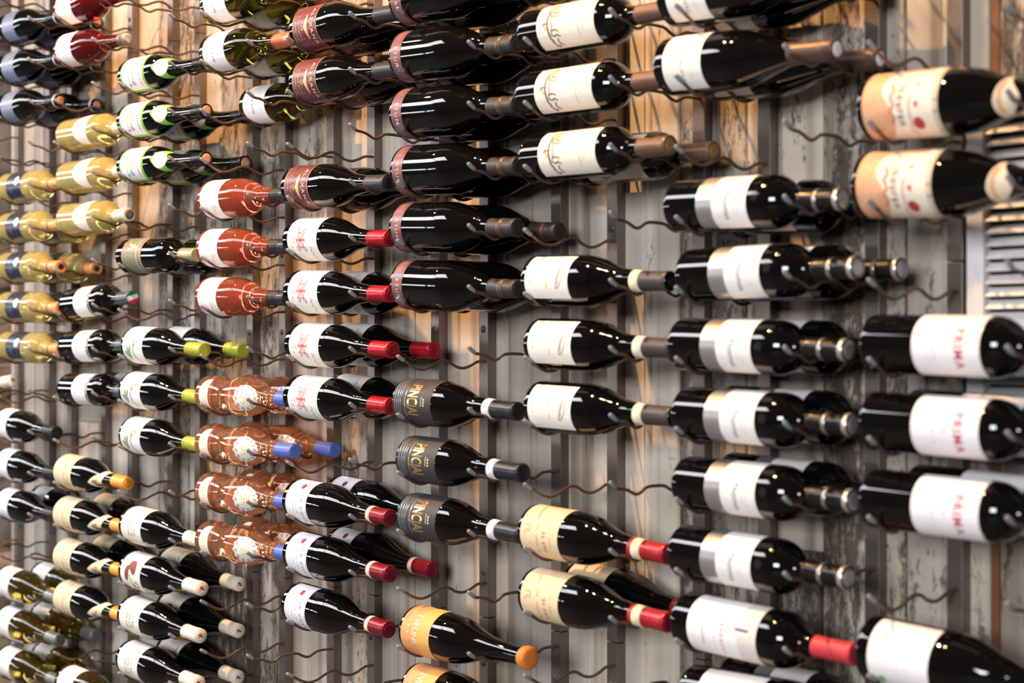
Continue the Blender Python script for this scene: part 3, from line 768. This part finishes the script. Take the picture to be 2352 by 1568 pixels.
b.shapes('neck_print', b.stroke(200, 4, [(-22, 2), (-8, -2), (6, -3), (22, 0)], 6), mo, n, .8)
c, r = b.capsule(246, foil((96, 60, 48), .45, .1), t1=300)
reg('scarf', b, 'wide dark bottle with mottled orange antique label')

b = Bot(prof_bord(38.2), BLACK)
l = b.patch('label', 82, 178, -86, 72, paper((248, 243, 245)))
b.shapes('lettering', b.text('PRIMA', 148, 4, 12, .25, 1.1, 1.2), ink((198, 72, 92)), l); PI = ink((212, 200, 210)); b.shapes('small_print', b.words(112, 6, 34, 3.5, 281, .6), PI, l); b.shapes('small_print', b.words(104, 6, 40, 2, 282, .6), PI, l); b.shapes('small_print', b.words(128, 2, 8, 4, 283, 1), PI, l)
c, r = b.capsule(236, foil((52, 46, 46), .35, .2))
reg('prima', b, 'black bottle with white label and red capitals')

b = Bot(prof_burg(43, 300, 10), BLACK)
l = b.patch('label', 22, 112, -72, 80, paper((249, 244, 244)))
b.shapes('green_marks', b.blob(40, 46, 0, 0, 6, 6), ink((110, 182, 120)), l); b.shapes('pale_green_mark', b.blob(42, -34, 0, 0, 5, 6), ink((208, 226, 190)), l)
b.shapes('small_print', b.words(66, 10, 40, 3, 291, .5) + b.words(78, 10, 46, 3, 292, .5), ink((222, 210, 216)), l)
c, r = b.capsule(240, foil((52, 46, 46), .35, .2), t1=300)
reg('greendot', b, 'large black bottle with green-marked white label')

# ------------------------------------------------------------------ placing: (column, kind, [(row, base offset mm, roll deg, front?, back?)])
Y_SLOT = {'front': -.1475, 'back': -.0525}
DIP_L = {'front': -.0350, 'back': -.0338}; DIP_N = {'front': -.0178, 'back': -.0185}
LAYOUT = [
 (-1, 'cream', [(-1, 14, 0, 1, 0)]),
 (0, 'blue', [(8, -34, 0, 1, 1), (7, -36, 8, 1, 1), (6, -40, 8, 1, 1)]),
 (0, 'navy', [(4, -34, 0, 1, 0), (3, -36, 3, 1, 1), (2, -38, 0, 1, 1), (1, -38, 3, 1, 1), (0, -35, 0, 1, 1)]),
 (0, 'plain', [(-2, -58, 0, 1, 0), (-3, -52, 0, 1, 0), (-4, -50, 6, 1, 1)]),
 (0, 'amber', [(-6, -46, 0, 1, 1), (-7, -44, 0, 1, 1), (-8, -40, 4, 1, 1)]),
 (1, 'ruby', [(8, -31, 0, 1, 0), (7, -31, 4, 1, 0)]),
 (1, 'oval', [(5, -24, 0, 1, 0), (4, -22, 0, 1, 0), (3, -22, 0, 1, 0)]),
 (1, 'flag', [(1, -10, 0, 1, 0), (0, -15, 4, 1, 0), (-1, -19, 2, 1, 1)]),
 (1, 'ornate', [(-3, -33, 0, 1, 0), (-4, -36, 4, 1, 1), (-5, -36, 0, 1, 1), (-6, -36, 4, 1, 0)]),
 (1, 'amberpink', [(-8, -26, -6, 1, 0)]),
 (2, 'green', [(6, -35, 4, 1, 0), (5, -40, 2, 1, 1), (4, -40, 0, 1, 1)]),
 (2, 'olivelabel', [(2, -44, 0, 1, 1)]),
 (2, 'plant', [(0, -15, 6, 1, 1), (-1, -25, 0, 1, 0), (-2, -25, 2, 1, 0)]),
 (2, 'cream', [(-4, -25, -4, 1, 0), (-5, -30, -6, 0, 1), (-6, -33, 0, 1, 0), (-7, -40, 4, 1, 1)]),
 (2, 'heart', [(-5, -27, 0, 1, 0), (-6, -33, 10, 0, 1)]),
 (3, 'oliveglass', [(7, -29, 6, 1, 1), (6, -31, 6, 1, 1), (5, -33, 4, 0, 1)]),
 (3, 'rose', [(3, -40, 4, 1, 0), (2, -45, 2, 1, 0), (1, -49, 0, 1, 0)]),
 (3, 'bee', [(-1, -50, -4, 1, 1), (-2, -50, 0, 1, 1), (-3, -50, -4, 1, 1), (-4, -50, -2, 1, 1)]),
 (4, 'winged', [(6, -15, 4, 1, 1), (5, -16, 6, 1, 1), (3, -43, 0, 1, 1)]),
 (4, 'scroll', [(2, -37, 4, 1, 0), (1, -35, -2, 1, 1), (0, -31, 2, 1, 1), (-1, -35, 2, 1, 1)]),
 (4, 'dot', [(-3, -38, -6, 1, 1), (-4, -37, -2, 1, 1), (-5, -42, -4, 1, 0)]),
 (5, 'purple', [(6, -41, -10, 1, 1), (5, -41, -2, 1, 1), (4, -39, -6, 1, 1), (3, -36, 0, 1, 1), (2, -39, -4, 1, 1), (1, -37, 0, 1, 1)]),
 (5, 'italic', [(-1, -37, -6, 1, 0), (-2, -25, -4, 1, 0), (-3, -24, -8, 1, 0)]),
 (5, 'orange', [(-5, -14, -10, 1, 0), (-6, -10, -12, 1, 0)]),
 (6, 'horse', [(5, -37, 4, 1, 0), (4, -42, 2, 1, 0), (3, -34, 0, 1, 1)]),
 (6, 'crest', [(1, -26, 0, 1, 0), (0, -19, 4, 1, 0), (-1, -19, 6, 1, 0)]),
 (6, 'tan', [(-3, -33, 0, 1, 0), (-4, -32, 6, 1, 1)]),
 (7, 'slope', [(5, -51, 6, 1, 1), (4, -57, 2, 1, 1)]),
 (7, 'silver', [(2, -41, 0, 1, 1), (1, -18, 4, 1, 1), (0, -33, 8, 1, 1), (-1, -26, 6, 1, 1), (-2, -25, 6, 1, 1), (-3, -33, 2, 1, 0), (-5, -22, 0, 0, 1)]),
 (7, 'redcap', [(-4, -26, 0, 1, 0)]),
 (7, 'bottom', [(-5, -13, -10, 1, 0)]),
 (8, 'scarf', [(3, -29, 0, 1, 0), (2, -38, 4, 1, 0)]),
 (8, 'prima', [(0, -28, 0, 1, 1), (-1, -29, 4, 1, 1), (-2, -29, 4, 1, 1)]),
 (8, 'greendot', [(-4, -31, -6, 1, 0)]),
]
def place(kind, col, row, off, roll, slot, label, group):
    b = TYPES[kind]
    xb = XL[col] + off / 1000.0
    tL, tN = XL[col] - xb, XN[col] - xb
    zL = row * PITCH + DIP_L[slot] + ROD_R + b.r(tL * 1000) / 1000 + .0005
    extra = .0009 if kind not in ('orange', 'green') else .0003
    zN = row * PITCH + DIP_N[slot] + ROD_R + b.r(tN * 1000) / 1000 + extra
    th = math.atan2(zL - zN, tN - tL)
    z0 = zL + math.tan(th) * tL
    root = empty('wine_bottle', (xb, Y_SLOT[slot], ZC + z0), (math.radians(roll), th, 0))
    tag(root, label, 'bottle', group)
    for nm, me, subs in b.parts:
        p = link(nm, me, root)
        for sn, sm, _ in subs: link(sn, sm, p)
NUM = ['top', 'second', 'third', 'fourth', 'fifth', 'sixth', 'seventh']
for col, kind, items in LAYOUT:
    d = DESC[kind]; fronts = [it for it in items if it[3]]
    for it in items:
        row, off, roll, fr, bk = it
        k = fronts.index(it) if fr else -1
        many = len(fronts) > 1
        if col == -1: lab = 'cream capsule of bottle poking in at far left edge'
        else: lab = d + ((', %s of its stack' % (NUM[k] if k < len(fronts) - 1 or k == 0 else 'lowest')) if many else '')
        grp = {'-1': None}.get(str(col), 'bottles: ' + d)
        if fr: place(kind, col, row, off, roll, 'front', lab, grp)
        if bk:
            if fr: lb = d + ', tucked behind ' + (('the %s' % (NUM[k] if k < len(fronts) - 1 or k == 0 else 'lowest')) if many else 'its twin')
            else:
                lb = {('cream', -5): d + ', behind the heart-leaf one', ('heart', -6): d + ', behind a lettered one',
                      ('oliveglass', 5): 'olive glass bottle with white label in rear slot above empty rods',
                      ('silver', -5): 'black bottle with silver-banded label at bottom edge, in rear slot'}[(kind, row)]
            place(kind, col, row, off + random.uniform(-3, 3), roll + random.uniform(-4, 8), 'back', lb, grp)

# ------------------------------------------------------------------ louvred vent at the right
vent = empty('louvre_vent', (-1.176, .0055, ZC - .066))
tag(vent, 'white louvred wall vent with horizontal slats behind the right bottles', 'vent')
VM = mat('painted_white_metal', (226, 223, 223), 0.4, 0.0, var=0.05, vscale=20)
link('vent_box', bm_mesh('vent_box', box(0.0, .42, .006, .0125, 0, .37), mat('vent_dark_inside', (22, 17, 24), .9)), vent)
link('frame', bm_mesh('frame', box(-.024, .002, -.012, .0125, -.012, .382, .0025), VM), vent)
link('frame', bm_mesh('frame', box(.0022, .418, -.012, .0125, .370, .382, .002), VM), vent)
link('frame', bm_mesh('frame', box(.0022, .418, -.012, .0125, -.012, 0.0, .002), VM), vent)
link('frame', bm_mesh('frame', box(.4185, .444, -.012, .0125, -.012, .382, .0025), VM), vent)
bm = bmesh.new()
sp = [(.0030, .0118), (.0015, .0124), (-.0098, .0030), (-.0108, .0012), (-.0098, .0002), (-.0086, .0016), (.0026, .0108)]
V = [(x_, y_, z_) for x_ in (.004, .416) for y_, z_ in sp]; n_ = len(sp)
SL = mesh('slat', V, [(i, (i + 1) % n_, n_ + (i + 1) % n_, n_ + i) for i in range(n_)] + [tuple(range(n_))[::-1], tuple(range(n_, 2 * n_))], VM, False)
for k in range(22): link('slat', SL, vent, (0, 0, .003 + k * .0165))
bm.free()

# ------------------------------------------------------------------ lamps above the frame and the roof light they hang below
LENS = bpy.data.materials.new('lit_lamp_lens'); LENS.use_nodes = True
bs = LENS.node_tree.nodes['Principled BSDF']; bs.inputs['Emission Color'].default_value = (1.0, .78, .55, 1); bs.inputs['Emission Strength'].default_value = 160
BLK = mat('black_powder_coat', (22, 22, 23), .5)
for i, (x_, y_, z_, pw) in enumerate(SPOTS):
    tgt = Vector((x_ - .0, 0.02, 1.35)); p = Vector((x_, y_, z_)); q = (tgt - p).to_track_quat('-Z', 'Y').to_euler()
    root = empty('spotlight', p, q)
    tag(root, 'black track spotlight above the wall, %s from the left' % ordn[sorted(s[0] for s in SPOTS).index(x_)], 'lamp', 'track spotlights')
    V = lambda r, za, zb: None
    def cyl(name, pts, m, seg=24):
        vv, ff = [], []
        for r, zz in pts:
            for k in range(seg): vv.append((r * math.cos(2 * math.pi * k / seg), r * math.sin(2 * math.pi * k / seg), zz))
        for j in range(len(pts) - 1):
            for k in range(seg): ff.append((j * seg + k, j * seg + (k + 1) % seg, (j + 1) * seg + (k + 1) % seg, (j + 1) * seg + k))
        ff.append(tuple((len(pts) - 1) * seg + k for k in range(seg)))
        return mesh(name, vv, ff, m)
    link('lamp_can', cyl('lamp_can', [(.046, .0), (.05, .0), (.05, .15), (.03, .17), (.01, .175)], BLK), root)
    link('lens', cyl('lens', [(.040, .014), (.040, .012)], LENS), root)
    link('stem', cyl('stem', [(.008, .17), (.008, .42)], BLK, 10), root)
    ld = bpy.data.lights.new('spot_beam', 'SPOT'); ld.energy = SPOT_POWER * pw; ld.color = WARM; ld.spot_size = math.radians(96); ld.spot_blend = .35; ld.shadow_soft_size = .018
    lo = bpy.data.objects.new('spot_beam', ld); COL.objects.link(lo); lo.parent = root; lo.location = (0, 0, -.004)
FR = mat('grey_glazing_bar', (70, 72, 76), .5, .3)
for k, (px, py, pz) in enumerate(PANELS):
    pr = empty('led_panel', (px, py, pz)); tag(pr, 'slim white LED panel hung above the wall, %s from the left' % ordn[k], 'lamp', 'hanging LED panels')
    link('panel_body', bm_mesh('panel_body', box(-.61, .61, -.47, .47, .0, .03, .004), VM), pr)
    for sx in (-.5, .5): link('cable', bm_mesh('cable', box(sx - .002, sx + .002, -.002, .002, .03, .75), BLK), pr)
ew = link('window_1', bm_mesh('window_1', box(-11.66, -11.6, -11.1, -3.7, 1.58, 1.64), FR)); ew['kind'] = 'structure'; ew['label'] = 'window frame in the far end wall'
link('glazing_bar', bm_mesh('glazing_bar', box(-11.66, -11.6, -11.1, -3.7, 2.26, 2.32), FR), ew)
for k in range(10):
    yy = -11.05 + k * .81
    link('glazing_bar', bm_mesh('glazing_bar', box(-11.66, -11.6, yy - .06, yy + .06, 1.64, 2.26), FR), ew)
